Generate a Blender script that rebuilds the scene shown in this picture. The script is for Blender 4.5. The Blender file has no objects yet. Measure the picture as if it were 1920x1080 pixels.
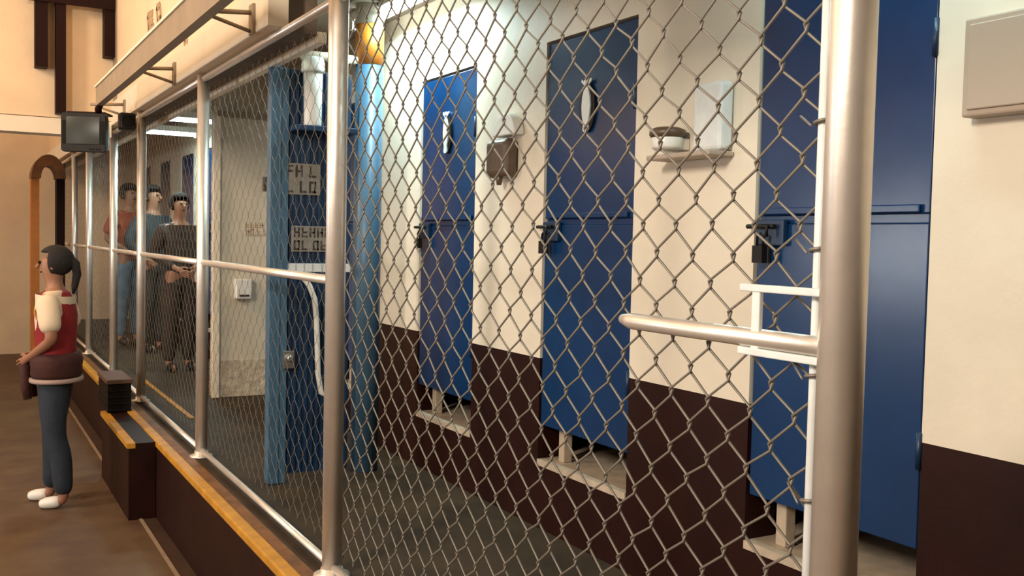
import bpy, bmesh, math, random
from mathutils import Vector, Matrix
random.seed(7)
S = bpy.context.scene
COL = S.collection
PI = math.pi

# ------------------------------------------------------------------ camera
F = 1850.0
CAM = Vector((0, 0, 1.58))
vY = Vector(((-90 - 960) / F, -(428 - 540) / F, -1)).normalized()
vD = Vector((150 - 960, -(39950 - 540), -F)).normalized()
vD = (vD - vY * vD.dot(vY)).normalized()
vZ = -vD
vX = vY.cross(vZ)
R = Matrix((vX, vY, vZ))            # camera space -> world space
cd = bpy.data.cameras.new('camera'); cam = bpy.data.objects.new('camera', cd); COL.objects.link(cam)
cd.sensor_width = 36; cd.lens = 36 * F / 1920; cd.clip_start = 0.05
cam.matrix_world = Matrix.Translation(CAM) @ R.to_4x4()
S.camera = cam

def U(px, py, X=None, Y=None, Z=None):
    """point of the line of sight through a pixel on the plane X=, Y= or Z="""
    d = R @ Vector(((px - 960) / F, -(py - 540) / F, -1))
    if X is not None: t = X / d.x
    elif Y is not None: t = Y / d.y
    else: t = (Z - CAM.z) / d.z
    return CAM + d * t

# ------------------------------------------------------------------ world, lights, exposure
S.view_settings.view_transform = 'Standard'; S.view_settings.look = 'None'
S.view_settings.gamma = 1; S.view_settings.use_curve_mapping = False
S.view_settings.exposure = 0.20
w = bpy.data.worlds.new('world'); S.world = w; w.use_nodes = True
w.node_tree.nodes['Background'].inputs[0].default_value = (0.95, 0.62, 0.38, 1)
w.node_tree.nodes['Background'].inputs[1].default_value = 0.13

def area(name, loc, size, size_y, power, color, target=None):
    l = bpy.data.lights.new(name, 'AREA'); l.shape = 'RECTANGLE'; l.size = size; l.size_y = size_y
    l.energy = power; l.color = color
    o = bpy.data.objects.new(name, l); COL.objects.link(o); o.location = loc
    if target is not None:
        o.rotation_euler = (Vector(target) - Vector(loc)).to_track_quat('-Z', 'Y').to_euler()
    return o
# warm hall lamps hung over the corridor
WARM = (1.0, 0.80, 0.60)
area('hall_lamp_light', (-2.6, 0.6, 3.35), 0.4, 0.9, 185, (1.0, 0.87, 0.72), (1.6, 2.6, 1.3))
area('hall_lamp_light', (-2.6, 5.6, 4.0), 0.6, 0.9, 100, (1.0, 0.78, 0.56), (1.1, 7.5, 2.6))
area('hall_lamp_light', (-2.2, 11.0, 4.2), 0.6, 0.9, 70, (1.0, 0.76, 0.54), (0.0, 13.5, 2.5))
area('hall_fill_light', (-3.9, 2.6, 1.75), 0.7, 1.0, 30, (1.0, 0.96, 0.90), (1.1, 2.6, 1.7))  # neutral fill added for the highlights on the steel posts
area('hall_fill_light', (-3.95, 6.3, 1.58), 1.5, 0.5, 58, (0.90, 0.96, 1.0), (1.5, 6.3, 1.58))  # cool fill added to put glare on the blue doors
COOL = (0.72, 1.0, 1.0)

# ------------------------------------------------------------------ materials
def mat(name, col, rough=0.6, metal=0.0, var=0.0, vscale=6.0, bump=0.0, bscale=40.0, spec=0.5, col2=None, emit=None, estr=0, coat=0, stretch=(1, 1, 1), varlo=0.35, varhi=0.7):
    m = bpy.data.materials.new(name); m.use_nodes = True
    nt = m.node_tree; b = nt.nodes['Principled BSDF']
    b.inputs['Base Color'].default_value = (*col, 1)
    b.inputs['Roughness'].default_value = rough
    b.inputs['Metallic'].default_value = metal
    b.inputs['Specular IOR Level'].default_value = spec
    b.inputs['Coat Weight'].default_value = coat
    if emit: b.inputs['Emission Color'].default_value = (*emit, 1); b.inputs['Emission Strength'].default_value = estr
    if var > 0 or bump > 0:
        tc = nt.nodes.new('ShaderNodeTexCoord'); mp = nt.nodes.new('ShaderNodeMapping')
        mp.inputs['Scale'].default_value = stretch
        nt.links.new(tc.outputs['Object'], mp.inputs['Vector'])
    if var > 0:
        n = nt.nodes.new('ShaderNodeTexNoise'); n.inputs['Scale'].default_value = vscale
        n.inputs['Detail'].default_value = 6; n.inputs['Roughness'].default_value = 0.6
        r = nt.nodes.new('ShaderNodeValToRGB')
        c2 = col2 or tuple(c * (1 - var) for c in col)
        r.color_ramp.elements[0].position = varlo; r.color_ramp.elements[0].color = (*c2, 1)
        r.color_ramp.elements[1].position = varhi; r.color_ramp.elements[1].color = (*col, 1)
        nt.links.new(mp.outputs[0], n.inputs['Vector'])
        nt.links.new(n.outputs['Fac'], r.inputs[0]); nt.links.new(r.outputs[0], b.inputs['Base Color'])
    if bump > 0:
        n2 = nt.nodes.new('ShaderNodeTexNoise'); n2.inputs['Scale'].default_value = bscale; n2.inputs['Detail'].default_value = 5
        bp = nt.nodes.new('ShaderNodeBump'); bp.inputs['Strength'].default_value = bump; bp.inputs['Distance'].default_value = 0.01
        nt.links.new(mp.outputs[0], n2.inputs['Vector'])
        nt.links.new(n2.outputs['Fac'], bp.inputs['Height']); nt.links.new(bp.outputs[0], b.inputs['Normal'])
    return m
M = {}
M['cream'] = mat('cream_paint', (0.80, 0.73, 0.60), 0.55, var=0.10, vscale=2.2, bump=0.12, bscale=25)
M['wainscot'] = mat('maroon_paint', (0.024, 0.005, 0.003), 0.45, spec=0.22, var=0.35, vscale=5, bump=0.1, bscale=30)
M['blue'] = mat('blue_door_paint', (0.003, 0.040, 0.140), 0.24, var=0.30, vscale=3.0, bump=0.10, bscale=5, stretch=(1, 1, 0.6))
M['blue_dark'] = mat('dark_blue_paint', (0.008, 0.040, 0.105), 0.4, var=0.4, vscale=6)
M['blue_light'] = mat('light_blue_paint', (0.060, 0.145, 0.24), 0.42, var=0.25, vscale=5)
M['galv'] = mat('galvanised_steel', (0.84, 0.80, 0.74), 0.40, 0.75, var=0.12, vscale=9, bump=0.03, bscale=60)
M['wire'] = mat('galvanised_wire', (0.20, 0.18, 0.15), 0.5, 0.4)
M['white_paint'] = mat('white_metal_paint', (0.72, 0.76, 0.76), 0.4, var=0.12, vscale=20)
M['white'] = mat('white_plastic', (0.78, 0.77, 0.72), 0.35)
M['tile'] = mat('pale_threshold', (0.60, 0.50, 0.38), 0.5, var=0.3, vscale=14, bump=0.1)
M['floor_in'] = mat('inner_floor', (0.060, 0.040, 0.022), 0.7, spec=0.25, var=0.5, vscale=4, bump=0.2, bscale=20)
M['floor_out'] = mat('hall_floor', (0.125, 0.078, 0.036), 0.6, var=0.4, vscale=3.0, col2=(0.075, 0.036, 0.018), bump=0.12, bscale=15)
M['riser'] = mat('curb_paint', (0.022, 0.005, 0.003), 0.5, spec=0.2, var=0.4, vscale=4, bump=0.1)
M['kerb_floor'] = mat('gutter_strip', (0.055, 0.026, 0.014), 0.6, var=0.4, vscale=5, bump=0.1)
M['yellow'] = mat('yellow_paint', (0.62, 0.29, 0.025), 0.5, var=0.35, vscale=9)
M['ochre'] = mat('worn_ochre_paint', (0.22, 0.085, 0.018), 0.6, var=0.5, vscale=12)
M['line'] = mat('pale_joint', (0.34, 0.25, 0.17), 0.6, var=0.3, vscale=8)
M['facade'] = mat('warm_plaster', (0.86, 0.66, 0.44), 0.7, var=0.12, vscale=2.5, bump=0.1)
M['fascia'] = mat('pale_band', (0.86, 0.76, 0.60), 0.6, var=0.08, vscale=4)
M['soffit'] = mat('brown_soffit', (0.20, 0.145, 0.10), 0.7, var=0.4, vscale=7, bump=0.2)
M['ceiling'] = mat('grey_plaster', (0.42, 0.37, 0.30), 0.8, var=0.2, vscale=3)
M['brown_steel'] = mat('brown_steel', (0.34, 0.26, 0.18), 0.5, var=0.2, vscale=6)
M['dark_red'] = mat('dark_red_steel', (0.014, 0.003, 0.002), 0.6, spec=0.15)
M['orange'] = mat('orange_paint', (0.62, 0.20, 0.02), 0.5, var=0.2, vscale=12)
M['black'] = mat('black_plastic', (0.010, 0.008, 0.007), 0.5, spec=0.25)
M['screen'] = mat('grey_screen_glass', (0.04, 0.045, 0.04), 0.3, spec=0.3)
M['ink'] = mat('dark_lettering', (0.04, 0.03, 0.025), 0.7)
M['ink_soft'] = mat('faded_brown_lettering', (0.42, 0.27, 0.16), 0.7)
M['paper'] = mat('grey_white_sign', (0.27, 0.25, 0.22), 0.6, var=0.3, vscale=30)
M['peel'] = mat('peeling_plaster', (0.78, 0.66, 0.50), 0.9, var=0.5, vscale=26, bump=0.8, bscale=40)
M['cream_dull'] = mat('dull_cream_paint', (0.74, 0.67, 0.53), 0.6, var=0.18, vscale=3)
M['brown_plastic'] = mat('brown_plastic', (0.12, 0.075, 0.045), 0.4, var=0.3, vscale=30)
M['grey_box'] = mat('grey_beige_box', (0.42, 0.34, 0.27), 0.5)
M['chrome'] = mat('dull_chrome', (0.6, 0.6, 0.58), 0.25, 0.9)
M['tube'] = mat('fluorescent_tube', (1, 1, 1), 0.4, emit=(0.82, 1.0, 1.0), estr=9)
M['skin'] = mat('skin', (0.32, 0.15, 0.085), 0.5, var=0.1)
M['hair'] = mat('black_hair', (0.008, 0.005, 0.004), 0.8, bump=0.5, bscale=120)
M['eye'] = mat('dark_eye', (0.01, 0.008, 0.006), 0.2)
M['red_cloth'] = mat('red_cloth', (0.22, 0.004, 0.005), 0.75, bump=0.3, bscale=30)
M['maroon_cloth'] = mat('maroon_cloth', (0.045, 0.009, 0.006), 0.8, bump=0.4, bscale=25)
M['cream_cloth'] = mat('cream_cloth', (0.72, 0.58, 0.42), 0.8, bump=0.3, bscale=20)
M['jean'] = mat('dark_denim', (0.018, 0.028, 0.045), 0.8, var=0.4, vscale=9, bump=0.3, bscale=30)
M['jean_light'] = mat('light_denim', (0.14, 0.23, 0.32), 0.8, var=0.4, vscale=9)
M['dark_cloth'] = mat('dark_cloth', (0.045, 0.030, 0.022), 0.85, var=0.4, vscale=9, bump=0.3, bscale=30)
M['orange_cloth'] = mat('orange_cloth', (0.40, 0.10, 0.02), 0.8, var=0.7, vscale=9, col2=(0.25, 0.02, 0.01))
M['slate_cloth'] = mat('slate_cloth', (0.025, 0.035, 0.042), 0.8)
M['belt'] = mat('pale_belt', (0.35, 0.25, 0.22), 0.7)
M['box'] = mat('dark_crate', (0.006, 0.004, 0.003), 0.6, spec=0.15)
M['crate_lid'] = mat('brown_lid', (0.10, 0.045, 0.028), 0.6)
M['trim_yellow'] = mat('yellow_piping', (0.45, 0.20, 0.02), 0.6)

# ------------------------------------------------------------------ mesh helpers
def bm_new(): return bmesh.new()
def bx(bm, x0, x1, y0, y1, z0, z1, mi=0):
    vs = [bm.verts.new(p) for p in ((x0,y0,z0),(x1,y0,z0),(x1,y1,z0),(x0,y1,z0),(x0,y0,z1),(x1,y0,z1),(x1,y1,z1),(x0,y1,z1))]
    for q in ((0,3,2,1),(4,5,6,7),(0,1,5,4),(1,2,6,5),(2,3,7,6),(3,0,4,7)):
        f = bm.faces.new([vs[i] for i in q]); f.material_index = mi
def tube(bm, pts, r, n=12, cap=True, smooth=True, mi=0):
    pts = [Vector(p) for p in pts]; rings = []
    rs = r if isinstance(r, (list, tuple)) else [r] * len(pts)
    t0 = (pts[1] - pts[0]).normalized()
    up = Vector((0, 0, 1)) if abs(t0.z) < 0.9 else Vector((1, 0, 0))
    a = t0.cross(up).normalized()
    for i, p in enumerate(pts):
        if i == 0: t = t0
        elif i == len(pts) - 1: t = (pts[i] - pts[i-1]).normalized()
        else:
            t = (pts[i+1] - pts[i]).normalized() + (pts[i] - pts[i-1]).normalized()
            t = t.normalized() if t.length > 1e-6 else t0
        a = (a - t * a.dot(t)).normalized(); b = t.cross(a)
        rings.append([bm.verts.new(p + (a * math.cos(2*PI*k/n) + b * math.sin(2*PI*k/n)) * rs[i]) for k in range(n)])
    for i in range(len(rings) - 1):
        for k in range(n):
            f = bm.faces.new((rings[i][k], rings[i][(k+1)%n], rings[i+1][(k+1)%n], rings[i+1][k])); f.smooth = smooth; f.material_index = mi
    if cap:
        for ring in (rings[0][::-1], rings[-1]):
            f = bm.faces.new(ring); f.material_index = mi
def lathe(bm, prof, cx=0, cy=0, cz=0, n=24, axis='Z', mi=0):
    rings = []
    for r, h in prof:
        ring = []
        for k in range(n):
            c, s = math.cos(2*PI*k/n) * r, math.sin(2*PI*k/n) * r
            p = {'Z': (cx+c, cy+s, cz+h), 'X': (cx+h, cy+c, cz+s), 'Y': (cx+s, cy+h, cz+c)}[axis]
            ring.append(bm.verts.new(p))
        rings.append(ring)
    for i in range(len(rings)-1):
        for k in range(n):
            f = bm.faces.new((rings[i][k], rings[i][(k+1)%n], rings[i+1][(k+1)%n], rings[i+1][k])); f.smooth = True; f.material_index = mi
    bm.faces.new(rings[0][::-1]); bm.faces.new(rings[-1])
def prism(bm, poly, axis, a, b, mi=0):
    """poly of 2-D points extruded along axis from a to b"""
    def P(u, v, w): return {'X': (w, u, v), 'Y': (u, w, v), 'Z': (u, v, w)}[axis]
    A = [bm.verts.new(P(u, v, a)) for u, v in poly]; B = [bm.verts.new(P(u, v, b)) for u, v in poly]
    n = len(poly)
    bm.faces.new(A[::-1]).material_index = mi; bm.faces.new(B).material_index = mi
    for i in range(n): bm.faces.new((A[i], A[(i+1)%n], B[(i+1)%n], B[i])).material_index = mi
def obj(name, bm, m, parent=None, bevel=0.0, seg=2):
    bmesh.ops.recalc_face_normals(bm, faces=bm.faces[:])
    me = bpy.data.meshes.new(name); bm.to_mesh(me); bm.free()
    for x in (m if isinstance(m, (list, tuple)) else [m]): me.materials.append(M[x])
    o = bpy.data.objects.new(name, me); COL.objects.link(o)
    if parent is not None:
        o.parent = parent; o.matrix_parent_inverse = parent.matrix_world.inverted() if False else Matrix.Identity(4)
    if bevel > 0:
        md = o.modifiers.new('bevel', 'BEVEL'); md.width = bevel; md.segments = seg; md.limit_method = 'ANGLE'
    return o
def tag(o, label=None, cat=None, group=None, kind=None):
    if label: o['label'] = label
    if cat: o['category'] = cat
    if group: o['group'] = group
    if kind: o['kind'] = kind
    return o
def empty(name, loc=(0, 0, 0), rz=0):
    o = bpy.data.objects.new(name, None); COL.objects.link(o); o.location = loc; o.rotation_euler = (0, 0, rz)
    o.empty_display_size = 0.05
    return o
def struct(name, bm, m, bevel=0.0): return tag(obj(name, bm, m, bevel=bevel), kind='structure')
def box_obj(name, m, dims, parent=None, bevel=0.0):
    bm = bm_new(); bx(bm, *dims); return obj(name, bm, m, parent, bevel)
def copy_tree(o, parent=None):
    c = o.copy(); COL.objects.link(c)
    if parent is not None: c.parent = parent
    for ch in list(o.children): copy_tree(ch, c)
    return c

# ------------------------------------------------------------------ levels and planes
ZI = 0.426            # inner (raised) floor
XF = 1.118            # fence plane
XW = 2.05             # wall with the doors
XC = 0.988            # face of the curb
ZC = 2.736            # inner ceiling
ZT = 2.365            # top of the fence, underside of the facade
ZS = 0.703            # cubicle floors
ZW = 1.11             # top of the maroon band
YE = 14.0             # end of the hall
DOORS = [1.575 + 1.195 * k for k in range(10)]
DW = 0.60; DZ0 = 0.842; DZ1 = 2.353

# ------------------------------------------------------------------ structure
bm = bm_new(); bx(bm, -4.0, 0.888, -2.5, YE, -0.1, 0.0); struct('floor', bm, 'floor_out')
bm = bm_new(); bx(bm, 0.906, XC, -2.5, YE, -0.1, 0.0); struct('floor_gutter', bm, 'kerb_floor')
bm = bm_new(); bx(bm, 0.888, 0.906, -2.5, YE, -0.1, 0.004); struct('trim_1', bm, 'line')
bm = bm_new(); bx(bm, XC, XW + 0.0, -2.5, YE, -0.1, ZI - 0.002); struct('floor_inner', bm, ['floor_in'])
# curb face, painted, and the yellow nosing
bm = bm_new(); bx(bm, XC - 0.012, XC, -2.5, YE, 0.0, ZI - 0.03); struct('trim_2', bm, 'riser')
bm = bm_new(); bx(bm, XC - 0.016, XC + 0.036, -2.5, YE, ZI - 0.03, ZI + 0.006); struct('trim_3', bm, 'yellow', bevel=0.006)
bm = bm_new(); bx(bm, XC + 0.036, XC + 0.085, -2.5, YE, ZI - 0.002, ZI + 0.003); struct('trim_4', bm, 'ochre')
bm = bm_new(); bx(bm, 1.285, 1.315, 6.3, 8.1, ZI - 0.001, ZI + 0.003); struct('trim_5', bm, 'yellow')
# wall with door openings: cream above, maroon below
bm = bm_new()
edges = [-2.5]
for y in DOORS: edges += [y, y + DW]
edges += [YE]
for i in range(0, len(edges), 2):
    y0, y1 = edges[i], edges[i+1]
    bx(bm, XW, XW + 0.12, y0, y1, ZW, ZC, 0); bx(bm, XW, XW + 0.12, y0, y1, 0.30, ZW, 1)
for y in DOORS:
    bx(bm, XW, XW + 0.12, y, y + DW, DZ1 + 0.01, ZC, 0); bx(bm, XW, XW + 0.12, y, y + DW, 0.30, ZS - 0.025, 1)
struct('wall_right', bm, ['cream', 'wainscot'])
# cubicle floors with pale thresholds, their back wall and dividers
bm = bm_new()
for y in DOORS: bx(bm, XW - 0.004, XW + 0.12, y + 0.001, y + DW - 0.001, ZS - 0.025, ZS)
bx(bm, XW + 0.12, 3.15, 0.9, YE, ZS - 0.1, ZS)
struct('floor_cubicles', bm, 'tile')
bm = bm_new(); bx(bm, 3.15, 3.25, 0.9, YE, ZS - 0.1, ZC); struct('wall_cubicle_back', bm, 'wainscot')
bm = bm_new()
for k in range(11):
    yy = 1.28 + 1.195 * k
    bx(bm, XW + 0.12, 3.15, yy, yy + 0.05, ZS, ZC)
struct('wall_cubicle_dividers', bm, 'wainscot')
bm = bm_new(); bx(bm, XF - 0.02, 3.25, -2.5, YE, ZC, ZC + 0.1); struct('ceiling', bm, 'ceiling')
bm = bm_new(); bx(bm, -4.0, XF - 0.02, -2.5, YE, 4.7, 4.8); struct('ceiling_hall', bm, 'facade')
bm = bm_new(); bx(bm, -4.1, -4.0, -2.5, YE, -0.1, 4.8); struct('wall_left', bm, 'facade')
bm = bm_new(); bx(bm, -4.1, 3.25, YE, YE + 0.1, -0.1, 4.8); struct('wall_end', bm, 'facade')
# facade above the fence
YF0 = U(521, 40, X=XF).y
bm = bm_new()
bx(bm, XF - 0.03, XF + 0.02, YF0, YE, ZT + 0.03, 4.7, 0)
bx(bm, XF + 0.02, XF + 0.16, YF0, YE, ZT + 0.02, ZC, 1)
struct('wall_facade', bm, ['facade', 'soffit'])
bm = bm_new(); bx(bm, XF - 0.05, XF - 0.03, YF0, YE, ZT + 0.03, ZT + 0.20); struct('trim_6', bm, 'fascia', bevel=0.004)
bm = bm_new(); bx(bm, XF + 0.16, XF + 0.20, YF0, YE, ZT - 0.01, ZT + 0.035); struct('trim_7', bm, 'fascia', bevel=0.004)
# unseen blocker added above the near bays to shade the upper wall
bm = bm_new(); bx(bm, XF - 0.03, XF + 0.02, -2.5, 3.1, ZT + 0.04, 4.7); struct('wall_shade_blocker', bm, 'facade')
# cream end pier of the facade
bm = bm_new(); bx(bm, XF - 0.06, XF + 0.02, YF0 - 0.075, YF0, ZT + 0.02, 4.7); struct('trim_8', bm, 'fascia')

# ------------------------------------------------------------------ cubicle doors
def glyph_sign(parent):
    """oval black plate with a pale standing figure"""
    y, z = DW * 0.50, 2.075 - DZ0
    bm = bm_new()
    pts = [(y + 0.050 * math.cos(t), z + 0.090 * math.sin(t)) for t in [2*PI*i/28 for i in range(28)]]
    prism(bm, pts, 'X', -0.010, -0.002)
    s = obj('restroom_sign', bm, 'black', parent)
    bm = bm_new()
    prof = [(0.010,-0.088),(0.018,-0.080),(0.014,-0.055),(0.024,-0.028),(0.028,0.008),(0.024,0.042),(0.013,0.070),(0.007,0.080)]
    poly = [(y + u, z + v) for u, v in prof] + [(y - u, z + v) for u, v in prof[::-1]]
    prism(bm, poly, 'X', -0.016, -0.010)
    lathe(bm, [(0.004, -0.012), (0.013, -0.010), (0.013, 0.002)], -0.006, y, z + 0.095, 14, 'X')
    for sg in (-1, 1):
        prism(bm, [(y + sg*0.006, z + 0.078), (y + sg*0.034, z + 0.098), (y + sg*0.030, z + 0.108), (y + sg*0.006, z + 0.090)], 'X', -0.015, -0.010)
    obj('figure', bm, 'white_paint', s)
    return s
def make_door(n, y):
    t = empty('door_%d' % n, (XW + 0.006, y, DZ0)); t['kind'] = 'structure'
    H = DZ1 - DZ0; zs = 1.655 - DZ0
    bm = bm_new(); bx(bm, 0, 0.03, 0.008, DW - 0.008, 0, zs - 0.012); bx(bm, 0, 0.03, 0.008, DW - 0.008, zs + 0.012, H)
    bx(bm, 0.006, 0.024, 0.012, DW - 0.012, zs - 0.013, zs + 0.013)
    obj('door_leaf', bm, 'blue', t, 0.003)
    bm = bm_new(); bx(bm, -0.012, 0.0, 0.03, DW - 0.03, zs + 0.014, zs + 0.034)
    obj('cross_rail', bm, 'blue', t, 0.003)
    # sliding bolt and padlock near the far edge
    bm = bm_new(); bx(bm, -0.020, 0.0, DW - 0.130, DW - 0.02, zs - 0.075, zs + 0.0)
    lk = obj('lock', bm, 'blue_dark', t, 0.004)
    bm = bm_new(); tube(bm, [(-0.030, DW - 0.105, zs - 0.02), (-0.030, DW + 0.004, zs - 0.02)], 0.007, 8)
    tube(bm, [(-0.030, DW - 0.09, zs - 0.02), (-0.045, DW - 0.09, zs - 0.02), (-0.045, DW - 0.09, zs - 0.05)], 0.005, 8)
    obj('bolt', bm, 'black', lk)
    bm = bm_new(); bx(bm, -0.046, -0.024, DW - 0.075, DW - 0.035, zs - 0.125, zs - 0.075)
    tube(bm, [(-0.035, DW - 0.067, zs - 0.08), (-0.035, DW - 0.067, zs - 0.05), (-0.035, DW - 0.055, zs - 0.04), (-0.035, DW - 0.043, zs - 0.05), (-0.035, DW - 0.043, zs - 0.08)], 0.004, 8)
    obj('padlock', bm, 'black', lk)
    bm = bm_new(); bx(bm, 0.045, 0.085, DW - 0.115, DW - 0.075, ZS - DZ0, H - 0.05)
    obj('hinge_post', bm, 'tile', t, 0.004)
    for zz in (0.20, 1.20):
        bm = bm_new(); tube(bm, [(-0.006, 0.006, zz), (-0.006, 0.006, zz + 0.09)], 0.008, 8); obj('hinge', bm, 'blue_dark', t)
    if n <= 6: glyph_sign(t)
    return t
for k, y in enumerate(DOORS): make_door(k + 1, y)

# ------------------------------------------------------------------ chain link fence
fence = empty('chain_link_fence', (XF, 1.0, ZI))
tag(fence, 'tall galvanised chain link fence on round steel posts along the yellow curb', 'fence')
def fp(o): o.location = -Vector(fence.location); return o     # children built in world coordinates
POSTS = [1.0] + [U(x, 440, X=XF).y for x in (630, 380, 265, 213, 167, 140, 117)]
for i, y in enumerate(POSTS):
    bm = bm_new(); r = 0.0335 if i < 2 else 0.030
    top = 3.4 if i == 0 else ZT + (0.9 if i == 1 else 0.02)
    tube(bm, [(XF, y, ZI), (XF, y, top)], r, 32)
    p = fp(obj('fence_post', bm, 'galv', fence))
    if i == 0: p['label'] = 'thick near steel post at the fence end'
    bm = bm_new(); lathe(bm, [(r + 0.03, 0.0), (r + 0.028, 0.008), (r + 0.006, 0.012), (r + 0.004, 0.03)], XF, y, ZI, 24)
    c = obj('post_base', bm, 'galv', p)
ZB, ZM = ZI + 0.035, CAM.z - 0.148
for i in range(len(POSTS) - 1):
    y0, y1 = POSTS[i], POSTS[i+1]
    bm = bm_new(); tube(bm, [(XF, y0, ZT), (XF, y1, ZT)], 0.016, 14); fp(obj('top_rail', bm, 'galv', fence))
    bm = bm_new(); tube(bm, [(XF, y0, ZB), (XF, y1, ZB)], 0.014, 12); fp(obj('bottom_rail', bm, 'galv', fence))
    bm = bm_new()
    if i == 0:
        ye = U(1185, 572, X=XF).y
        tube(bm, [(XF, y0, ZM), (XF, ye, ZM), (XF, ye + 0.03, ZM + 0.002)], [0.0155, 0.0155, 0.009], 16)
        o = fp(obj('middle_rail', bm, 'galv', fence)); o['label'] = 'short middle rail ending part way along the bay'
    else:
        tube(bm, [(XF, y0, ZM), (XF, y1, ZM)], 0.016, 12); fp(obj('middle_rail', bm, 'galv', fence))
# woven wire panels
NODE = U(1288, 263, X=XF); HS = 0.0503
def mesh_panel(y0, y1, n=5):
    bm = bm_new(); rr = 0.0026 if y0 < 3 else 0.0010
    rnd = random.Random(3)
    k0 = math.ceil((y0 + 0.045 - NODE.y) / HS); k1 = math.floor((y1 - 0.035 - NODE.y) / HS)
    m0 = math.ceil((ZB + 0.004 - NODE.z) / HS); m1 = math.floor((ZT - 0.004 - NODE.z) / HS)
    jit = {}
    def nd(k, m):
        if (k, m) not in jit: jit[(k, m)] = (rnd.uniform(-.0035, .0035), rnd.uniform(-.0035, .0035))
        a, b = jit[(k, m)]; return NODE.y + k * HS + a, NODE.z + m * HS + b
    for k in range(k0, k1):
        pts = []
        for m in range(m0, m1 + 1):
            right = (k + m) % 2 != 0          # nodes sit where k+m is even
            kk = k + 1 if right else k
            yy, zz = nd(kk, m)
            sx = 0.0022 if right else -0.0022
            dy = 0.0015 if right else -0.0015
            pts += [(XF + 0.022 + sx, yy + dy, zz - 0.006), (XF + 0.022 - sx, yy + dy, zz + 0.006)]
        tube(bm, pts, rr, n, cap=True)
    return bm
for i in range(len(POSTS) - 1):
    fp(obj('wire_mesh', mesh_panel(POSTS[i], POSTS[i+1], 6 if i == 0 else 4), 'wire', fence))
# tension bar beside the near post with its ties
yb = POSTS[0] + 0.060
bm = bm_new(); tube(bm, [(XF + 0.012, yb, ZB), (XF + 0.012, yb, ZT)], 0.0085, 12); tb = fp(obj('tension_bar', bm, 'white_paint', fence))
for z in [0.62 + 0.19 * q for q in range(9)]:
    bm = bm_new()
    tube(bm, [(XF + 0.012 + 0.013*math.cos(a), yb + 0.013*math.sin(a), z + 0.002 * a) for a in [2*PI*j/10 for j in range(11)]], 0.003, 6)
    tube(bm, [(XF - 0.003, yb + 0.01, z), (XF + 0.02, yb + 0.055, z + 0.02)], 0.002, 6)
    fp(obj('wire_tie', bm, 'wire', fence))
# white latch bracket: two arms and an upright
za = U(1470, 544, X=XF - 0.005).z; zb_ = U(1470, 668, X=XF - 0.005).z
ya = U(1396, 543, X=XF).y
bm = bm_new()
bx(bm, XF - 0.012, XF + 0.0, POSTS[0] + 0.02, ya, za - 0.006, za + 0.006)
bx(bm, XF - 0.012, XF + 0.0, POSTS[0] + 0.02, ya, zb_ - 0.006, zb_ + 0.006)
yu = U(1424, 600, X=XF).y
bx(bm, XF - 0.010, XF - 0.001, yu - 0.009, yu + 0.009, zb_, za)
fp(obj('latch_bracket', bm, 'white_paint', fence, 0.002))

# ------------------------------------------------------------------ blue column
cp = U(682, 880, Z=ZI)
col = tag(empty('column', (cp.x, cp.y, ZI)), 'round light blue column with an orange painted top behind the fence', 'column')
def zz_at(px, py, y): return U(px, py, Y=y).z
zo1 = zz_at(708, 50, cp.y); zo0 = zz_at(705, 125, cp.y)
rc = 0.068
bm = bm_new(); tube(bm, [(0, 0, 0), (0, 0, zo0 - ZI)], rc, 28); obj('shaft', bm, 'blue_light', col)
bm = bm_new(); tube(bm, [(0, 0, zo0 - ZI), (0, 0, zo1 - ZI)], rc + 0.001, 28); obj('painted_band', bm, 'orange', col)
bm = bm_new(); tube(bm, [(0, 0, zo1 - ZI), (0, 0, ZC - ZI)], rc + 0.002, 28); bx(bm, -0.1, 0.1, -0.1, 0.1, ZC - ZI - 0.03, ZC - ZI); obj('capital', bm, 'ceiling', col)

# ------------------------------------------------------------------ blue gate panel standing across the passage
YP = U(520, 905, Z=ZI).y
xp0 = U(503, 500, Y=YP).x; xp1 = U(655, 500, Y=YP).x; xq = U(537, 500, Y=YP).x
gate = tag(empty('gate', (xp0, YP, ZI)), 'blue steel gate with two text signs standing across the passage', 'gate')
def gz(py): return U(580, py, Y=YP).z - ZI
W = xp1 - xp0; Q = xq - xp0
H = 2.345 - ZI
bm = bm_new(); bx(bm, 0, Q, -0.02, 0.04, 0, H); bx(bm, Q * 0.45, Q * 0.58, -0.026, -0.02, 0, H)
obj('gate_post', bm, 'blue_light', gate, 0.004)
bm = bm_new(); bx(bm, Q, W, 0.0, 0.02, 0.04, H)
nr = 11
for k in range(nr):
    xx = Q + (W - Q) * (k + 0.5) / nr; bx(bm, xx - 0.007, xx + 0.007, -0.008, 0.0, 0.04, H)
obj('ribbed_panel', bm, 'blue_dark', gate, 0.002)
zs_ = gz(240)
bm = bm_new(); bx(bm, Q, W, -0.125, -0.009, zs_ - 0.025, zs_); obj('shelf', bm, 'blue_dark', gate, 0.003)
bm = bm_new(); bx(bm, Q, W, -0.014, 0.0, gz(510), gz(494)); obj('gate_rail', bm, 'white_paint', gate, 0.002)
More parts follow.
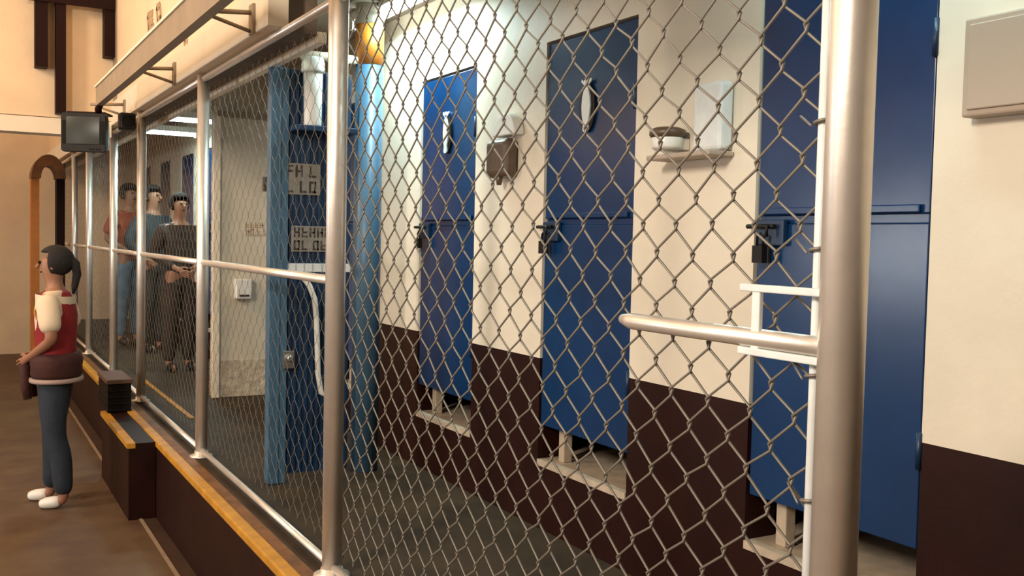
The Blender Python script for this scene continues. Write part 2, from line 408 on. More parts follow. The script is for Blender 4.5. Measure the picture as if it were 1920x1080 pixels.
def sign(name, parent, x0, x1, z0, z1, yf, rows, seed, mplate='paper', mink='ink', pad=0.12):
    """a flat plate with rows of worn block characters, facing -Y"""
    rnd = random.Random(seed)
    bm = bm_new(); bx(bm, x0, x1, yf, yf + 0.006, z0, z1); s = obj(name, bm, mplate, parent, 0.001)
    bm = bm_new(); hh = (z1 - z0) / rows
    for r in range(rows):
        zt = z1 - hh * (r + pad); zb = z1 - hh * (r + 1 - pad)
        x = x0 + (x1 - x0) * 0.05
        cw = (zt - zb) * 0.62
        while x + cw < x1 - (x1 - x0) * 0.04:
            if rnd.random() < 0.14: x += cw * 0.6; continue
            t = cw * 0.30
            bx(bm, x, x + t, yf - 0.001, yf, zb, zt)
            sh = rnd.randrange(5)
            if sh in (0, 2): bx(bm, x + t, x + cw, yf - 0.001, yf, zt - t, zt)
            if sh in (0, 1, 3): bx(bm, x + t, x + cw, yf - 0.001, yf, zb, zb + t)
            if sh in (2, 3, 4): bx(bm, x + t, x + cw, yf - 0.001, yf, (zb+zt)/2 - t/2, (zb+zt)/2 + t/2)
            if sh in (0, 4): bx(bm, x + cw - t, x + cw, yf - 0.001, yf, zb, zt)
            x += cw * 1.32
    obj('lettering', bm, mink, s)
    return s
def gx(px): return U(px, 400, Y=YP).x - xp0
s1 = sign('sign_board', gate, gx(530), gx(598), gz(366), gz(308), -0.016, 2, 5); s1['label'] = 'upper grey sign with two rows of dark characters'
s2 = sign('sign_board', gate, gx(545), gx(630), gz(472), gz(424), -0.016, 2, 11); s2['label'] = 'lower grey sign with two rows of dark characters'
bm = bm_new(); bx(bm, gx(531), gx(552), -0.03, -0.008, gz(688), gz(655))
lathe(bm, [(0.012, -0.03), (0.016, -0.02), (0.016, 0)], gx(541), -0.03, gz(668), 14, 'Y'); obj('latch', bm, 'chrome', gate, 0.003)
hp = [(558,512),(566,520),(578,535),(588,560),(592,600),(594,650),(596,700),(602,735),(612,742),(620,730),(618,690)]
bm = bm_new(); tube(bm, [(gx(a), -0.03, gz(b)) for a, b in hp], 0.013, 10); obj('hose', bm, 'white', gate)
# white cylinder on the gate shelf
xc_ = U(586, 235, Y=YP - 0.068).x; ztop = U(586, 108, Y=YP - 0.068).z
cyl = tag(empty('canister', (xc_, YP - 0.068, ZI + zs_)), 'white capped canister standing on the shelf of the blue gate', 'canister')
h = ztop - ZI - zs_
bm = bm_new(); lathe(bm, [(0.036, 0), (0.040, 0.008), (0.042, h * 0.5), (0.044, h * 0.78)], 0, 0, 0, 24); obj('body', bm, 'white', cyl)
bm = bm_new(); lathe(bm, [(0.052, h * 0.78), (0.054, h * 0.82), (0.052, h * 0.93), (0.044, h)], 0, 0, 0, 24); obj('cap', bm, 'white', cyl)

# pale pipe from the column over the canister
pa = U(566, 102, Y=cp.y); 
pp = tag(empty('overhead_pipe', (cp.x - rc, cp.y, pa.z)), 'pale pipe running level from the column top over the white canister', 'pipe')
bm = bm_new(); tube(bm, [(0.004, 0, 0), (pa.x - cp.x + rc, 0, 0)], 0.022, 14); obj('run', bm, 'fascia', pp)
bm = bm_new(); tube(bm, [(pa.x - cp.x + rc + 0.03, 0, 0.0), (pa.x - cp.x + rc + 0.03, 0, ZC - pa.z)], 0.010, 8); obj('hanger_rod', bm, 'fascia', pp)

# ------------------------------------------------------------------ cream partition beyond the gate
YQ = 7.05
xq0 = U(403, 450, Y=YQ).x
bm = bm_new(); bx(bm, xq0, XW, YQ, YQ + 0.12, ZI + 0.26, ZC)
struct('wall_partition', bm, 'cream_dull')
bm = bm_new(); bx(bm, xq0 - 0.004, XW, YQ - 0.006, YQ + 0.12, ZI, ZI + 0.26)
struct('wall_partition_base', bm, 'peel')
bm = bm_new(); bx(bm, xq0 - 0.02, xq0 + 0.03, YQ - 0.03, YQ - 0.006, ZI, U(405, 200, Y=YQ).z)
o = obj('corner_guard', bm, 'fascia', None, 0.004); tag(o, 'pale vertical guard strip on the corner of the cream partition', 'corner guard')
bm = bm_new(); bx(bm, xq0, XW, YQ - 0.05, YQ, U(450, 222, Y=YQ).z, U(450, 212, Y=YQ).z)
o = obj('conduit', bm, 'brown_steel'); tag(o, 'brown conduit running level across the top of the cream partition', 'conduit')
p0 = U(437, 560, Y=YQ); p1 = U(468, 522, Y=YQ)
d = tag(empty('paper_dispenser', ((p0.x + p1.x)/2, YQ - 0.04, (p0.z + p1.z)/2)), 'small pale dispenser fixed to the cream partition below the label plate', 'dispenser')
hw, hh = abs(p1.x - p0.x)/2, abs(p1.z - p0.z)/2
bm = bm_new(); bx(bm, -hw, hw, -0.04, 0.04, -hh, hh); obj('case', bm, 'white', d, 0.012, 3)
bm = bm_new(); bx(bm, -hw*0.6, hw*0.6, -0.043, -0.02, -hh*0.75, -hh*0.55); obj('slot', bm, 'ink', d)
lp = sign('label_plate', None, U(458, 430, Y=YQ).x, U(502, 430, Y=YQ).x, U(470, 441, Y=YQ).z, U(470, 416, Y=YQ).z, YQ - 0.008, 2, 21, 'cream_dull', 'ink_soft', 0.08)
tag(lp, 'small label plate with two rows of dull lettering on the cream partition', 'sign')
a = U(492, 358, Y=YQ); b = U(500, 332, Y=YQ)
bm = bm_new(); bx(bm, a.x, b.x, YQ - 0.03, YQ, a.z, b.z); lathe(bm, [(0.012, -0.045), (0.014, -0.03)], (a.x+b.x)/2, YQ, (a.z+b.z)/2, 12, 'Y')
tag(obj('light_switch', bm, 'brown_plastic', None, 0.003), 'small brown switch high on the cream partition beside the blue gate post', 'switch')

# ------------------------------------------------------------------ fixtures on the wall between the doors
def W_(px, py, X=XW): return U(px, py, X=X)
# hand dryer: pale square case with a round nozzle on its far side
a = W_(1342, 280, XW - 0.07); b = W_(1293, 158, XW - 0.07)
dry = tag(empty('hand_dryer', (XW, (a.y + b.y)/2, (a.z + b.z)/2)), 'pale square hand dryer with dark lidded cup between the two nearest blue doors', 'hand dryer')
hy, hz = abs(a.y - b.y)/2, abs(a.z - b.z)/2
bm = bm_new(); bx(bm, -0.055, -0.002, -hy, hy, -hz, hz); obj('case', bm, 'white_paint', dry, 0.014, 3)
n = W_(1243, 252, XW - 0.08); ny = n.y - dry.location.y; nz = n.z - dry.location.z
bm = bm_new(); lathe(bm, [(0.040, -0.050), (0.050, -0.042), (0.052, -0.010)], -0.062, ny, nz, 24, 'Z')
bx(bm, -0.062, -0.002, ny - 0.040, ny + 0.040, nz - 0.048, nz - 0.012)
nb = obj('basin', bm, 'white', dry, 0.003)
bm = bm_new(); lathe(bm, [(0.052, -0.010), (0.058, -0.002), (0.058, 0.014), (0.040, 0.022)], -0.062, ny, nz, 24, 'Z'); obj('lid', bm, 'brown_plastic', nb)
bm = bm_new(); bx(bm, -0.10, -0.002, -hy - 0.005, ny + 0.06, -hz - 0.018, -hz - 0.002); obj('shadow_slab', bm, 'grey_box', dry, 0.004)  # grey slab stands in for the shadow beneath the dryer
# brown dispenser and its pale hood between the second and third door
a = W_(962, 332, XW - 0.03); b = W_(924, 264, XW - 0.03)
ds = tag(empty('soap_dispenser', (XW, (a.y + b.y)/2, (a.z + b.z)/2)), 'brown rounded soap dispenser under a pale hood, nearer the ceiling light than the hand dryer', 'dispenser')
hy, hz = abs(a.y - b.y)/2, abs(a.z - b.z)/2
bm = bm_new(); bx(bm, -0.07, -0.002, -hy, hy, -hz, hz); obj('reservoir', bm, 'brown_plastic', ds, 0.028, 4)
bm = bm_new(); lathe(bm, [(0.010, -hz - 0.03), (0.014, -hz - 0.01), (0.014, -hz + 0.02)], -0.045, 0, 0, 12, 'Z'); obj('nozzle', bm, 'brown_plastic', ds)
t_ = [(math.cos(q) * 0.095 - 0.035, math.sin(q) * 0.095 + hz + 0.01) for q in [PI * i / 14 for i in range(15)]]
bm = bm_new(); prism(bm, t_, 'X', -0.05, -0.002); obj('hood', bm, 'white', ds, 0.006)
# grey box at the right edge
a = W_(1812, 222, XW - 0.03); b = W_(1812, 40, XW - 0.03)
eb = tag(empty('electrical_box', (XW, a.y - 0.11, (a.z + b.z)/2)), 'grey beige box high on the cream wall right of the nearest blue door', 'box')
hz = abs(a.z - b.z)/2
bm = bm_new(); bx(bm, -0.05, -0.002, -0.11, 0.11, -hz, hz); obj('case', bm, 'grey_box', eb, 0.005)
bm = bm_new(); bx(bm, -0.056, -0.05, -0.095, 0.095, -hz + 0.015, hz - 0.015); obj('cover', bm, 'grey_box', eb, 0.003)

# ------------------------------------------------------------------ fluorescent fixtures
def fluoro(loc, rz, L, power, label):
    t = tag(empty('fluorescent_light', loc, rz), label, 'light')
    bm = bm_new(); bx(bm, -L/2, L/2, -0.05, 0.05, 0.0, 0.05); obj('housing', bm, 'white', t, 0.004)
    for s in (-1, 1):
        bm = bm_new(); tube(bm, [(-L/2 + 0.03, s * 0.025, -0.018), (L/2 - 0.03, s * 0.025, -0.018)], 0.012, 12); obj('tube', bm, 'tube', t)
    for s in (-1, 1):
        bm = bm_new(); bx(bm, s*L/2 - 0.02, s*L/2 + 0.02, -0.045, 0.045, -0.04, 0.0); obj('end_cap', bm, 'white', t, 0.002)
    if loc[2] < ZC - 0.1:
        for s in (-1, 1):
            bm = bm_new(); tube(bm, [(s*L*0.35, 0, 0.05), (s*L*0.35, 0, ZC - loc[2])], 0.006, 6); obj('hanger_rod', bm, 'white', t)
    l = bpy.data.lights.new('tube_light', 'AREA'); l.shape = 'RECTANGLE'; l.size = L; l.size_y = 0.08; l.energy = power; l.color = COOL
    o = bpy.data.objects.new('tube_light', l); COL.objects.link(o); o.parent = t; o.location = (0, 0, -0.035)
    return t
fluoro((1.84, 4.45, ZC - 0.05), PI/2, 0.9, 19, 'ceiling fluorescent light above the second and third doors')
fluoro((1.80, 1.45, ZC - 0.05), PI/2, 0.9, 5, 'added unseen fluorescent light above the nearest door, cooling the upper wall')  # out-of-view fixture added to cool the wall above the doors
fluoro((1.66, 9.4, 2.50), 0, 0.62, 15, 'lower fluorescent light fixed across the far passage')
fluoro((1.66, 8.4, 2.52), 0, 0.50, 10, 'higher fluorescent light fixed across the far passage')

# ------------------------------------------------------------------ steel channel in front of the facade, with brackets, and the television
XB = 0.82
yb0 = U(182, 195, X=XB).y
zb0 = 2.45
bm = bm_new()
bx(bm, XB - 0.008, XB, 0.6, yb0, zb0 - 0.06, zb0 + 0.055)
bx(bm, XB, XB + 0.035, 0.6, yb0, zb0 - 0.060, zb0 - 0.052)
bx(bm, XB, XB + 0.035, 0.6, yb0, zb0 + 0.047, zb0 + 0.055)
bm_ = bm
chan = tag(empty('cable_channel', (XB, yb0, zb0)), 'long brown steel channel running along the facade above the fence', 'channel')
o = obj('channel_body', bm_, 'brown_steel', chan); o.location = -Vector(chan.location)
bm = bm_new(); bx(bm, XB - 0.016, XB + 0.012, 0.6, yb0, zb0 + 0.055, zb0 + 0.068); o = obj('top_lip', bm, 'fascia', chan); o.location = -Vector(chan.location)
for px in (325, 232, 470):
    yy = U(px, 130, X=XF - 0.06).y
    bm = bm_new()
    tube(bm, [(XB + 0.02, yy, zb0 + 0.01), (XF - 0.03, yy, zb0 + 0.03)], 0.010, 8)
    tube(bm, [(XB + 0.06, yy, zb0 + 0.0), (XF - 0.055, yy, zb0 - 0.05)], 0.008, 8)
    bx(bm, XF - 0.062, XF - 0.05, yy - 0.03, yy + 0.03, zb0 - 0.06, zb0 + 0.06)
    o = obj('bracket', bm, 'brown_steel', chan); o.location = -Vector(chan.location)
# television
YT = yb0 + 0.10
tc = U(156, 248, Y=YT)
def tx(px): return U(px, 248, Y=YT).x - tc.x
def tz(py): return U(156, py, Y=YT).z - tc.z
tv = tag(empty('television', tc, -0.42), 'black tube television with grey screen hanging from the channel end', 'television')
hw = (tx(200) - tx(112)) / 2; hh = (tz(213) - tz(286)) / 2
bm = bm_new()
def loft(bm, secs, mi=0):
    rs = [[bm.verts.new((x, y, z)) for x, z in pts] for y, pts in secs]
    n = len(rs[0])
    for i in range(len(rs) - 1):
        for k in range(n): bm.faces.new((rs[i][k], rs[i][(k+1)%n], rs[i+1][(k+1)%n], rs[i+1][k])).material_index = mi
    bm.faces.new(rs[0][::-1]); bm.faces.new(rs[-1])
def rr(w, h, c, dz=0):
    return [(-w + c, -h + dz), (w - c, -h + dz), (w, -h + c + dz), (w, h - c + dz), (w - c, h + dz), (-w + c, h + dz), (-w, h - c + dz), (-w, -h + c + dz)]
loft(bm, [(-0.0, rr(hw, hh, 0.012)), (0.05, rr(hw, hh, 0.012)), (0.10, rr(hw * 0.93, hh * 0.92, 0.02)), (0.26, rr(hw * 0.62, hh * 0.62, 0.03, -0.01)), (0.32, rr(hw * 0.5, hh * 0.5, 0.03, -0.01))])
obj('cabinet', bm, 'black', tv, 0.004)
bm = bm_new()
N = 8; g = [[None]*(N+1) for _ in range(N+1)]
for i in range(N+1):
    for j in range(N+1):
        u, v = i/N*2-1, j/N*2-1
        g[i][j] = bm.verts.new((u * hw * 0.74, -0.004 - 0.012 * (1 - (u*u + v*v)/2), v * hh * 0.70 + 0.012))
for i in range(N):
    for j in range(N): f = bm.faces.new((g[i][j], g[i+1][j], g[i+1][j+1], g[i][j+1])); f.smooth = True
obj('screen', bm, 'screen', tv)
for s in (-1, 1):
    bm = bm_new(); bx(bm, s*hw*0.87 - 0.009, s*hw*0.87 + 0.009, -0.004, 0.0, -hh*0.6, hh*0.6); obj('speaker_slot', bm, 'box', tv)
for q in range(4):
    bm = bm_new(); lathe(bm, [(0.005, -0.006), (0.006, 0)], hw * (0.3 + 0.14*q), 0, -hh * 0.86, 10, 'Y'); obj('knob', bm, 'box', tv)
bm = bm_new(); tube(bm, [(hw * 0.55, 0.10, hh * 0.5), (hw * 0.62, 0.02, hh + 0.03), tuple(Matrix.Rotation(0.42, 3, 'Z') @ Vector((XB + 0.018 - tc.x, yb0 - 0.03 - YT, zb0 - 0.045 - tc.z)))], 0.022, 10)
bx(bm, -hw * 0.8, hw * 0.9, 0.03, 0.20, hh, hh + 0.012)
obj('hanger', bm, 'dark_red', tv)
# small black loudspeaker on the facade corner by the television
lsp = U(238, 228, X=XF - 0.10)
ls = tag(empty('loudspeaker', lsp), 'small black loudspeaker on the facade beside the television', 'loudspeaker')
bm = bm_new(); bx(bm, -0.05, 0.05, -0.05, 0.06, -0.055, 0.055); obj('case', bm, 'black', ls, 0.012)
bm = bm_new(); lathe(bm, [(0.036, -0.056), (0.040, -0.05)], 0, 0, 0, 18, 'Y'); obj('grille', bm, 'box', ls)

# faded lettering painted on the facade
def facade_strokes(name, pxs, label):
    bm = bm_new()
    for (x0, y0, x1, y1) in pxs:
        a = U(x0, y0, X=XF - 0.031); b = U(x1, y1, X=XF - 0.031)
        t = 0.022
        dv = (b - a); nrm = Vector((0, -dv.z, dv.y)).normalized() * t
        A = [a + nrm, b + nrm, b - nrm, a - nrm]
        vs = [bm.verts.new(v) for v in A] + [bm.verts.new(v + Vector((-0.003, 0, 0))) for v in A]
        for q in ((0,1,2,3),(7,6,5,4),(0,4,5,1),(1,5,6,2),(2,6,7,3),(3,7,4,0)): bm.faces.new([vs[i] for i in q])
    tag(obj(name, bm, 'ink_soft'), label, 'lettering')
facade_strokes('painted_letter', [(277,30,279,58),(277,30,287,24),(279,44,287,40),(279,58,289,50)], 'faded brown painted letter on the facade above the channel, farther of two')
facade_strokes('painted_letter', [(294,14,296,42),(294,14,300,10),(300,10,302,34),(296,42,302,34)], 'faded brown painted letter on the facade above the channel, nearer of two')
facade_strokes('paint_smudge', [(345,60,347,82),(347,82,352,78)], 'faint brown smudge on the facade between the channel and the fence rail')

# ------------------------------------------------------------------ dark steel portal at the end of the hall
YG = 8.05
def G(px, py): return U(px, py, Y=YG)
bm = bm_new(); bx(bm, -4.0, XF - 0.03, YG + 0.12, YG + 0.30, G(95, 216).z, 4.7); struct('wall_header', bm, 'facade')
bm = bm_new(); bx(bm, -4.0, XF - 0.05, YG + 0.10, YG + 0.32, G(95, 248).z, G(95, 218).z); struct('trim_11', bm, 'fascia')
pt = tag(empty('steel_portal', (G(115, 0).x, YG, G(115, 212).z)), 'dark red steel frame hanging before the tan header wall above the television', 'frame')
def pg(bm, name, m):
    o = obj(name, bm, m, pt); o.location = -Vector(pt.location); return o
zt = G(150, 12).z
bm = bm_new(); bx(bm, G(105, 100).x, G(124, 100).x, YG, YG + 0.12, G(115, 212).z, zt + 0.1); pg(bm, 'hanging_post', 'dark_red')
bm = bm_new(); bx(bm, G(196, 50).x, G(216, 50).x, YG, YG + 0.12, G(205, 106).z, zt + 0.1); pg(bm, 'hanging_post', 'dark_red')
bm = bm_new(); bx(bm, G(40, 8).x, G(216, 8).x, YG - 0.02, YG, zt, zt + 0.2); pg(bm, 'crossbeam', 'dark_red')
bm = bm_new(); bx(bm, G(66, 100).x, G(90, 100).x, YG, YG + 0.12, G(80, 125).z, zt + 0.1); pg(bm, 'hanging_post', 'dark_red')
bm = bm_new(); bx(bm, G(216, 100).x, G(234, 100).x, YG - 0.05, YG + 0.12, G(225, 225).z, 4.7); tag(obj('pilaster', bm, 'brown_steel'), 'narrow brown pilaster between the header wall and the facade', 'pilaster')
# orange brown curved awning, far away
YA = 11.6
ac = U(90, 335, Y=YA)
aw = tag(empty('stall_awning', (ac.x, YA, 0)), 'orange brown rounded stall awning on a post, far down the hall below the television', 'awning')
ra = U(122, 335, Y=YA).x - ac.x
L = [(math.cos(q) * ra, math.sin(q) * ra * 1.5 + ac.z) for q in [PI * i / 14 for i in range(15)]]; L2 = [(math.cos(q) * ra * 0.45, math.sin(q) * ra * 0.8 + ac.z) for q in [PI * i / 14 for i in range(15)]][::-1]
bm = bm_new(); prism(bm, L + L2, 'Y', -0.12, 0.25); obj('arch', bm, 'ochre', aw)
bm = bm_new(); bx(bm, ra * 0.5, ra * 0.98, 0.0, 0.2, 0, ac.z); obj('side_post', bm, 'dark_red', aw)
bm = bm_new(); bx(bm, -ra * 0.98, -ra * 0.5, 0.0, 0.2, 0, ac.z); obj('side_post', bm, 'orange', aw)

# ------------------------------------------------------------------ landing pad and crate on the curb
yl0 = U(240, 832, Z=ZI).y; yl1 = U(200, 780, Z=ZI).y
xl = U(220, 806, Z=ZI).x
bm = bm_new(); bx(bm, xl, XC - 0.016, yl0, yl1 + 0.2, 0.0, ZI - 0.028); struct('floor_landing', bm, 'riser')
bm = bm_new(); bx(bm, xl - 0.008, xl + 0.035, yl0, yl1 + 0.2, ZI - 0.028, ZI); struct('trim_9', bm, 'yellow')
bm = bm_new(); bx(bm, xl + 0.035, XC - 0.016, yl0, yl1 + 0.2, ZI - 0.028, ZI - 0.002); struct('trim_10', bm, 'riser')
c0 = U(202, 775, Z=ZI); c1 = U(246, 775, Y=c0.y)
ct = U(222, 714, Y=c0.y).z
cr = tag(empty('crate', ((c0.x + c1.x)/2, c0.y, ZI)), 'black crate with a brown lid on the curb landing beside the fence', 'crate')
hw = (c1.x - c0.x)/2; ch = ct - ZI
bm = bm_new(); bx(bm, -hw, hw, 0, 0.45, 0.0, ch - 0.02)
for k in range(4): bx(bm, -hw - 0.003, hw + 0.003, -0.004, 0.454, 0.01 + k * (ch-0.04)/4, 0.02 + k * (ch-0.04)/4)
obj('crate_body', bm, 'box', cr, 0.003)
bm = bm_new(); bx(bm, -hw - 0.008, hw + 0.008, -0.008, 0.458, ch - 0.02, ch + 0.008); obj('lid', bm, 'crate_lid', cr, 0.004)

# ------------------------------------------------------------------ people
def skin_obj(name, joints, edges, m, parent, root, sub=2, flat=None):
    """joints: name -> (pos, radius or (rx, ry))"""
    me = bpy.data.meshes.new(name); keys = list(joints)
    me.from_pydata([joints[k][0] for k in keys], [(keys.index(a), keys.index(b)) for a, b in edges], [])
    me.materials.append(M[m])
    o = bpy.data.objects.new(name, me); COL.objects.link(o); o.parent = parent
    sk = o.modifiers.new('skin', 'SKIN'); sk.use_smooth_shade = True; sk.branch_smoothing = 0.3
    if not me.skin_vertices: me.attributes  # layer is made by the modifier below when absent
    if not me.skin_vertices:
        bpy.context.view_layer.objects.active = o
        bpy.ops.mesh.customdata_skin_add()
    data = me.skin_vertices[0].data
    for i, k in enumerate(keys):
        r = joints[k][1]; data[i].radius = r if isinstance(r, tuple) else (r, r)
        data[i].use_root = (k == root)
    ss = o.modifiers.new('sub', 'SUBSURF'); ss.levels = sub; ss.render_levels = sub
    return o
def person(loc, rz, height, label, top, legs, sleeve='long', hair_long=False, arms='down', vest=None, shoes='black', step=0.0, bag=None, tied=None, belt=None, bend=0.0):
    k = height / 1.70
    t = tag(empty('person', loc, rz), label, 'person'); t.scale = (k, k, k)
    P = {}
    P['pelvis'] = ((0, 0, 0.93), (0.150, 0.105)); P['waist'] = ((0, -0.01, 1.07), (0.125, 0.09))
    P['chest'] = ((0, -0.01, 1.26), (0.150, 0.105)); P['upper'] = ((0, 0.0, 1.39), (0.115, 0.08))
    P['neck'] = ((0, -0.005, 1.475), 0.052); P['jaw'] = ((0, -0.02, 1.545), (0.062, 0.070)); P['head'] = ((0, -0.012, 1.62), (0.076, 0.095))
    P['crown'] = ((0, -0.005, 1.665), (0.060, 0.075))
    E = [('pelvis','waist'),('waist','chest'),('chest','upper'),('upper','neck'),('neck','jaw'),('jaw','head'),('head','crown')]
    hands = {'down': ((0.235, 0.01, 1.12), (0.245, -0.06, 0.87)), 'bent': ((0.245, 0.05, 1.13), (0.09, -0.14, 1.00)), 'hip': ((0.30, 0.04, 1.14), (0.19, -0.06, 0.98))}[arms]
    for s, n in ((-1, 'r'), (1, 'l')):
        P['hip'+n] = ((s*0.085, 0, 0.86), (0.092, 0.095)); 
        fy = step * s
        P['knee'+n] = ((s*0.095, fy*0.5 - 0.015, 0.48), 0.058); P['calf'+n] = ((s*0.095, fy*0.75 + 0.01, 0.33), 0.056)
        P['ankle'+n] = ((s*0.10, fy + 0.01, 0.09), 0.037); P['heel'+n] = ((s*0.10, fy - 0.0, 0.045), (0.036, 0.036)); P['toe'+n] = ((s*0.11, fy - 0.15, 0.032), (0.040, 0.024))
        E += [('pelvis','hip'+n),('hip'+n,'knee'+n),('knee'+n,'calf'+n),('calf'+n,'ankle'+n),('ankle'+n,'heel'+n),('heel'+n,'toe'+n)]
        el, wr = Vector(hands[0]), Vector(hands[1])
        el.x *= s; wr.x *= s
        P['sho'+n] = ((s*0.172, 0, 1.38), 0.056); P['elb'+n] = (tuple(el), 0.040); P['wri'+n] = (tuple(wr), 0.026)
        d = (wr - el).normalized(); side = Vector((s, 0, 0)); side = (side - d*side.dot(d)).normalized(); nrm = d.cross(side)
        # the palm lies in the plane of d and the front-back direction
        u = Vector((0, 1, 0)) if abs(d.y) < 0.6 else Vector((0, 0, 1)); u = (u - d*u.dot(d)).normalized()
        if abs(d.y) < 0.6: u = -u
        inn = -side if abs((-side).dot(u)) < 0.5 else d.cross(u)
        P['palm'+n] = (tuple(wr + d*0.05), (0.034, 0.018))
        E += [('upper','sho'+n),('sho'+n,'elb'+n),('elb'+n,'wri'+n),('wri'+n,'palm'+n)]
        for fi, (off, ln) in enumerate(((0.030, 0.068), (0.010, 0.078), (-0.010, 0.072), (-0.029, 0.058))):
            b0 = wr + d*0.088 + u*off; b1 = b0 + d*ln*0.5 + inn*0.006; b2 = b1 + d*ln*0.38 + inn*0.024
            for q, bb, r in (('a', b0, 0.0095), ('b', b1, 0.0085), ('c', b2, 0.0068)): P['f%d%s%s' % (fi, q, n)] = (tuple(bb), r)
            E += [('palm'+n, 'f%da%s' % (fi, n)), ('f%da%s' % (fi, n), 'f%db%s' % (fi, n)), ('f%db%s' % (fi, n), 'f%dc%s' % (fi, n))]
        tb0 = wr + d*0.035 + u*0.034; tb1 = tb0 + d*0.035 + u*0.016 + inn*0.01; tb2 = tb1 + d*0.028 + inn*0.008
        for q, bb, r in (('a', tb0, 0.012), ('b', tb1, 0.010), ('c', tb2, 0.008)): P['th'+q+n] = (tuple(bb), r)
        E += [('palm'+n, 'tha'+n), ('tha'+n, 'thb'+n), ('thb'+n, 'thc'+n)]
    body = skin_obj('body', P, E, 'skin', t, 'pelvis')
    # face
    bm = bm_new(); tube(bm, [(0, -0.100, 1.625), (0, -0.118, 1.600), (0, -0.108, 1.588)], [0.008, 0.014, 0.010], 8); obj('nose', bm, 'skin', t)
    for s in (-1, 1):
        bm = bm_new(); bmesh.ops.create_uvsphere(bm, u_segments=10, v_segments=8, radius=0.011, matrix=Matrix.Translation((s*0.030, -0.094, 1.628))); obj('eye', bm, 'eye', t)
        bm = bm_new(); bmesh.ops.create_uvsphere(bm, u_segments=10, v_segments=8, radius=1.0, matrix=Matrix.Translation((s*0.080, 0.0, 1.610)) @ Matrix.Diagonal((0.010, 0.018, 0.030, 1))); obj('ear', bm, 'skin', t)
    bm = bm_new(); bmesh.ops.create_uvsphere(bm, u_segments=10, v_segments=6, radius=1.0, matrix=Matrix.Translation((0, -0.090, 1.563)) @ Matrix.Diagonal((0.024, 0.010, 0.006, 1))); obj('mouth', bm, 'maroon_cloth', t)
    # hair: a cap cut away over the face
    bm = bm_new(); bmesh.ops.create_uvsphere(bm, u_segments=24, v_segments=16, radius=1.0)
    kill = [v for v in bm.verts if (v.co.y < -0.35 and v.co.z < 0.45) or v.co.z < (-0.75 if not hair_long else -0.95)]
    bmesh.ops.delete(bm, geom=kill, context='VERTS')
    for v in bm.verts: v.co = Vector((v.co.x*0.090, v.co.y*0.108 + 0.004, v.co.z*0.098 + 1.640))
    for f in bm.faces: f.smooth = True
    ho = obj('hair', bm, 'hair', t); sd = ho.modifiers.new('solid', 'SOLIDIFY'); sd.thickness = 0.012; sd.offset = 0.3
    if hair_long:
        bm = bm_new(); tube(bm, [(0, 0.085, 1.66), (0, 0.125, 1.62), (0, 0.135, 1.55), (0, 0.12, 1.47), (0, 0.11, 1.42)], [0.028, 0.030, 0.028, 0.022, 0.008], 12); obj('ponytail', bm, 'hair', ho)
    # clothing grown over the same joints
    def grow(names, edges, m, name, add, root, ends={}):
        J = {}
        for q in names:
            p, r = P[q]; r = r if isinstance(r, tuple) else (r, r); J[q] = (p, (r[0] + add, r[1] + add))
        for q, (p, r) in ends.items(): J[q] = (p, r)
        return skin_obj(name, J, edges, m, t, root)
    def mix(a, b, f): return tuple(Vector(P[a][0]).lerp(Vector(P[b][0]), f))
    ends = {'top': ((0, -0.003, 1.445), (0.078, 0.070)), 'hem': ((0, 0, 0.90), (0.168, 0.125))}
    names = ['waist', 'chest', 'upper', 'shol', 'shor']
    Ed = [('hem','waist'),('waist','chest'),('chest','upper'),('upper','top'),('upper','shol'),('upper','shor')]
    for n in 'lr':
        if sleeve == 'long':
            names += ['elb'+n]; ends['cuf'+n] = (mix('elb'+n, 'wri'+n, 0.9), 0.036); Ed += [('sho'+n,'elb'+n),('elb'+n,'cuf'+n)]
        else:
            ends['cuf'+n] = (mix('sho'+n, 'elb'+n, 0.86), 0.072); Ed += [('sho'+n,'cuf'+n)]
    ends = {q: (p, r if isinstance(r, tuple) else (r, r)) for q, (p, r) in ends.items()}
    grow(names, Ed, top, 'shirt', 0.026, 'chest', ends)
    ends = {}; Ed = [('waist2', 'pelvis')]; names = ['pelvis']
    ends['waist2'] = ((0, -0.005, 1.01), (0.140, 0.105))
    for n in 'lr':
        names += ['hip'+n, 'knee'+n, 'calf'+n]; ends['hem'+n] = (tuple(Vector(P['ankle'+n][0]) + Vector((0, 0, -0.015))), (0.062, 0.062))
        Ed += [('pelvis','hip'+n),('hip'+n,'knee'+n),('knee'+n,'calf'+n),('calf'+n,'hem'+n)]
    grow(names, Ed, legs, 'trousers', 0.018, 'pelvis', ends)
    for n in 'lr':
        grow(['heel'+n, 'toe'+n], [('heel'+n, 'toe'+n)], shoes, 'shoe', 0.012, 'heel'+n)
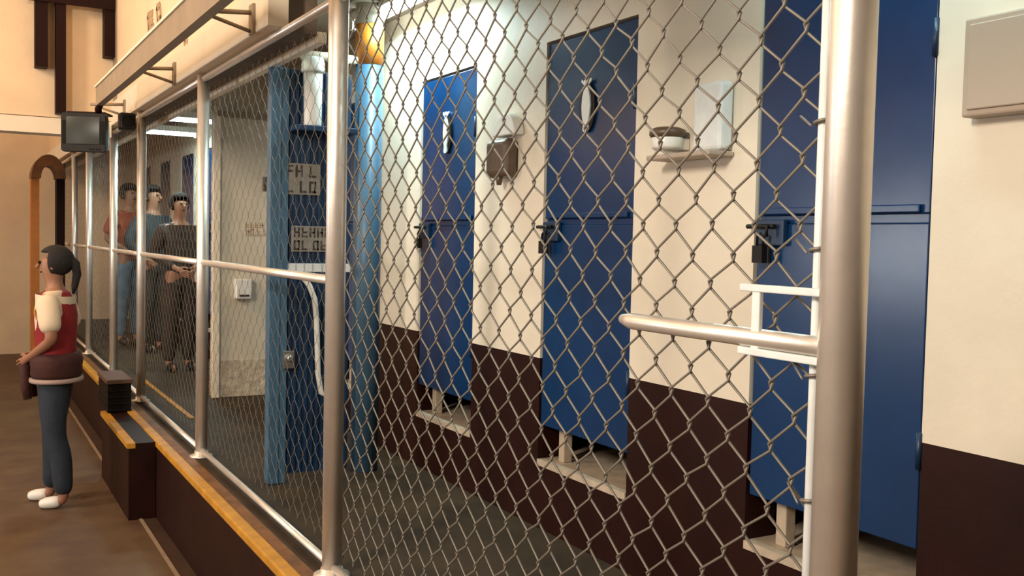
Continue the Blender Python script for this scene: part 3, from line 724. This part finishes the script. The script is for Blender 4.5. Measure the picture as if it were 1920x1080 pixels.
    if vest:
        bm = bm_new(); rows = [(0.93, .182, .135), (0.98, .180, .133), (1.07, .168, .122), (1.18, .178, .128), (1.28, .186, .130), (1.35, .180, .118), (1.395, .150, .098), (1.425, .112, .088), (1.445, .078, .066)]
        rg = [[bm.verts.new((a*math.cos(2*PI*q/28), b*math.sin(2*PI*q/28), z)) for q in range(28)] for z, a, b in rows]
        for g0, g1 in zip(rg, rg[1:]):
            for q in range(28): bm.faces.new((g0[q], g0[(q+1)%28], g1[(q+1)%28], g1[q])).smooth = True
        v = obj('vest', bm, vest, t); sd = v.modifiers.new('solid', 'SOLIDIFY'); sd.thickness = 0.008
        for s in (-1, 1):
            bm = bm_new(); tube(bm, [(s*(0.178 - 0.022*math.cos(q)), 0.076*math.sin(q), 1.320 + 0.082*math.cos(q)) for q in [2*PI*i/24 for i in range(25)]], 0.006, 8)
            obj('piping', bm, 'trim_yellow', v)
    if tied:
        bm = bm_new(); lathe(bm, [(0.140, 0), (0.152, 0.03), (0.150, 0.08), (0.156, 0.12), (0.140, 0.17)], 0, 0, 0, 24)
        for v in bm.verts: v.co = Vector((v.co.x*1.30, v.co.y*1.04 + 0.005, v.co.z + 0.86))
        for sx in (-1, 1): tube(bm, [(sx*0.02, -0.165, 1.0), (sx*0.04, -0.185, 0.93), (sx*0.055, -0.175, 0.82), (sx*0.06, -0.16, 0.72)], [0.034, 0.036, 0.032, 0.026], 10)
        obj('tied_sweater', bm, tied, t)
    if belt:
        bm = bm_new(); lathe(bm, [(0.166, 0), (0.170, 0.01), (0.166, 0.03)], 0, 0, 0, 24)
        for v in bm.verts: v.co = Vector((v.co.x*1.17, v.co.y*0.98 + 0.005, v.co.z + 0.835))
        obj('belt', bm, belt, t)
    return t
# front walker by the left edge
pf = U(105, 945, Z=0)
person((pf.x, pf.y, 0), -PI * 0.62, 1.46, 'person in red vest over cream sleeves, dark jeans and white shoes outside the curb', 'cream_cloth', 'jean',
       sleeve='short', hair_long=True, arms='bent', vest='red_cloth', shoes='white', step=0.07, tied='maroon_cloth', belt='belt')
def inside(px, Zd):
    d = R @ Vector(((px - 960)/F, 0, -1)); p = CAM + d * Zd; return (p.x, p.y, ZI)
person(inside(336, 8.3), 0.25, 1.46, 'person in dark clothes facing the fence in the bay beyond the cream partition', 'dark_cloth', 'dark_cloth', arms='bent')
person(inside(286, 9.6), 0.6, 1.58, 'person in slate blue top standing left of the person in dark clothes', 'slate_cloth', 'dark_cloth', arms='hip')
person(inside(242, 10.2), 0.5, 1.62, 'person in orange red top and blue jeans inside the fence near the crate', 'orange_cloth', 'jean_light', arms='bent', sleeve='short')
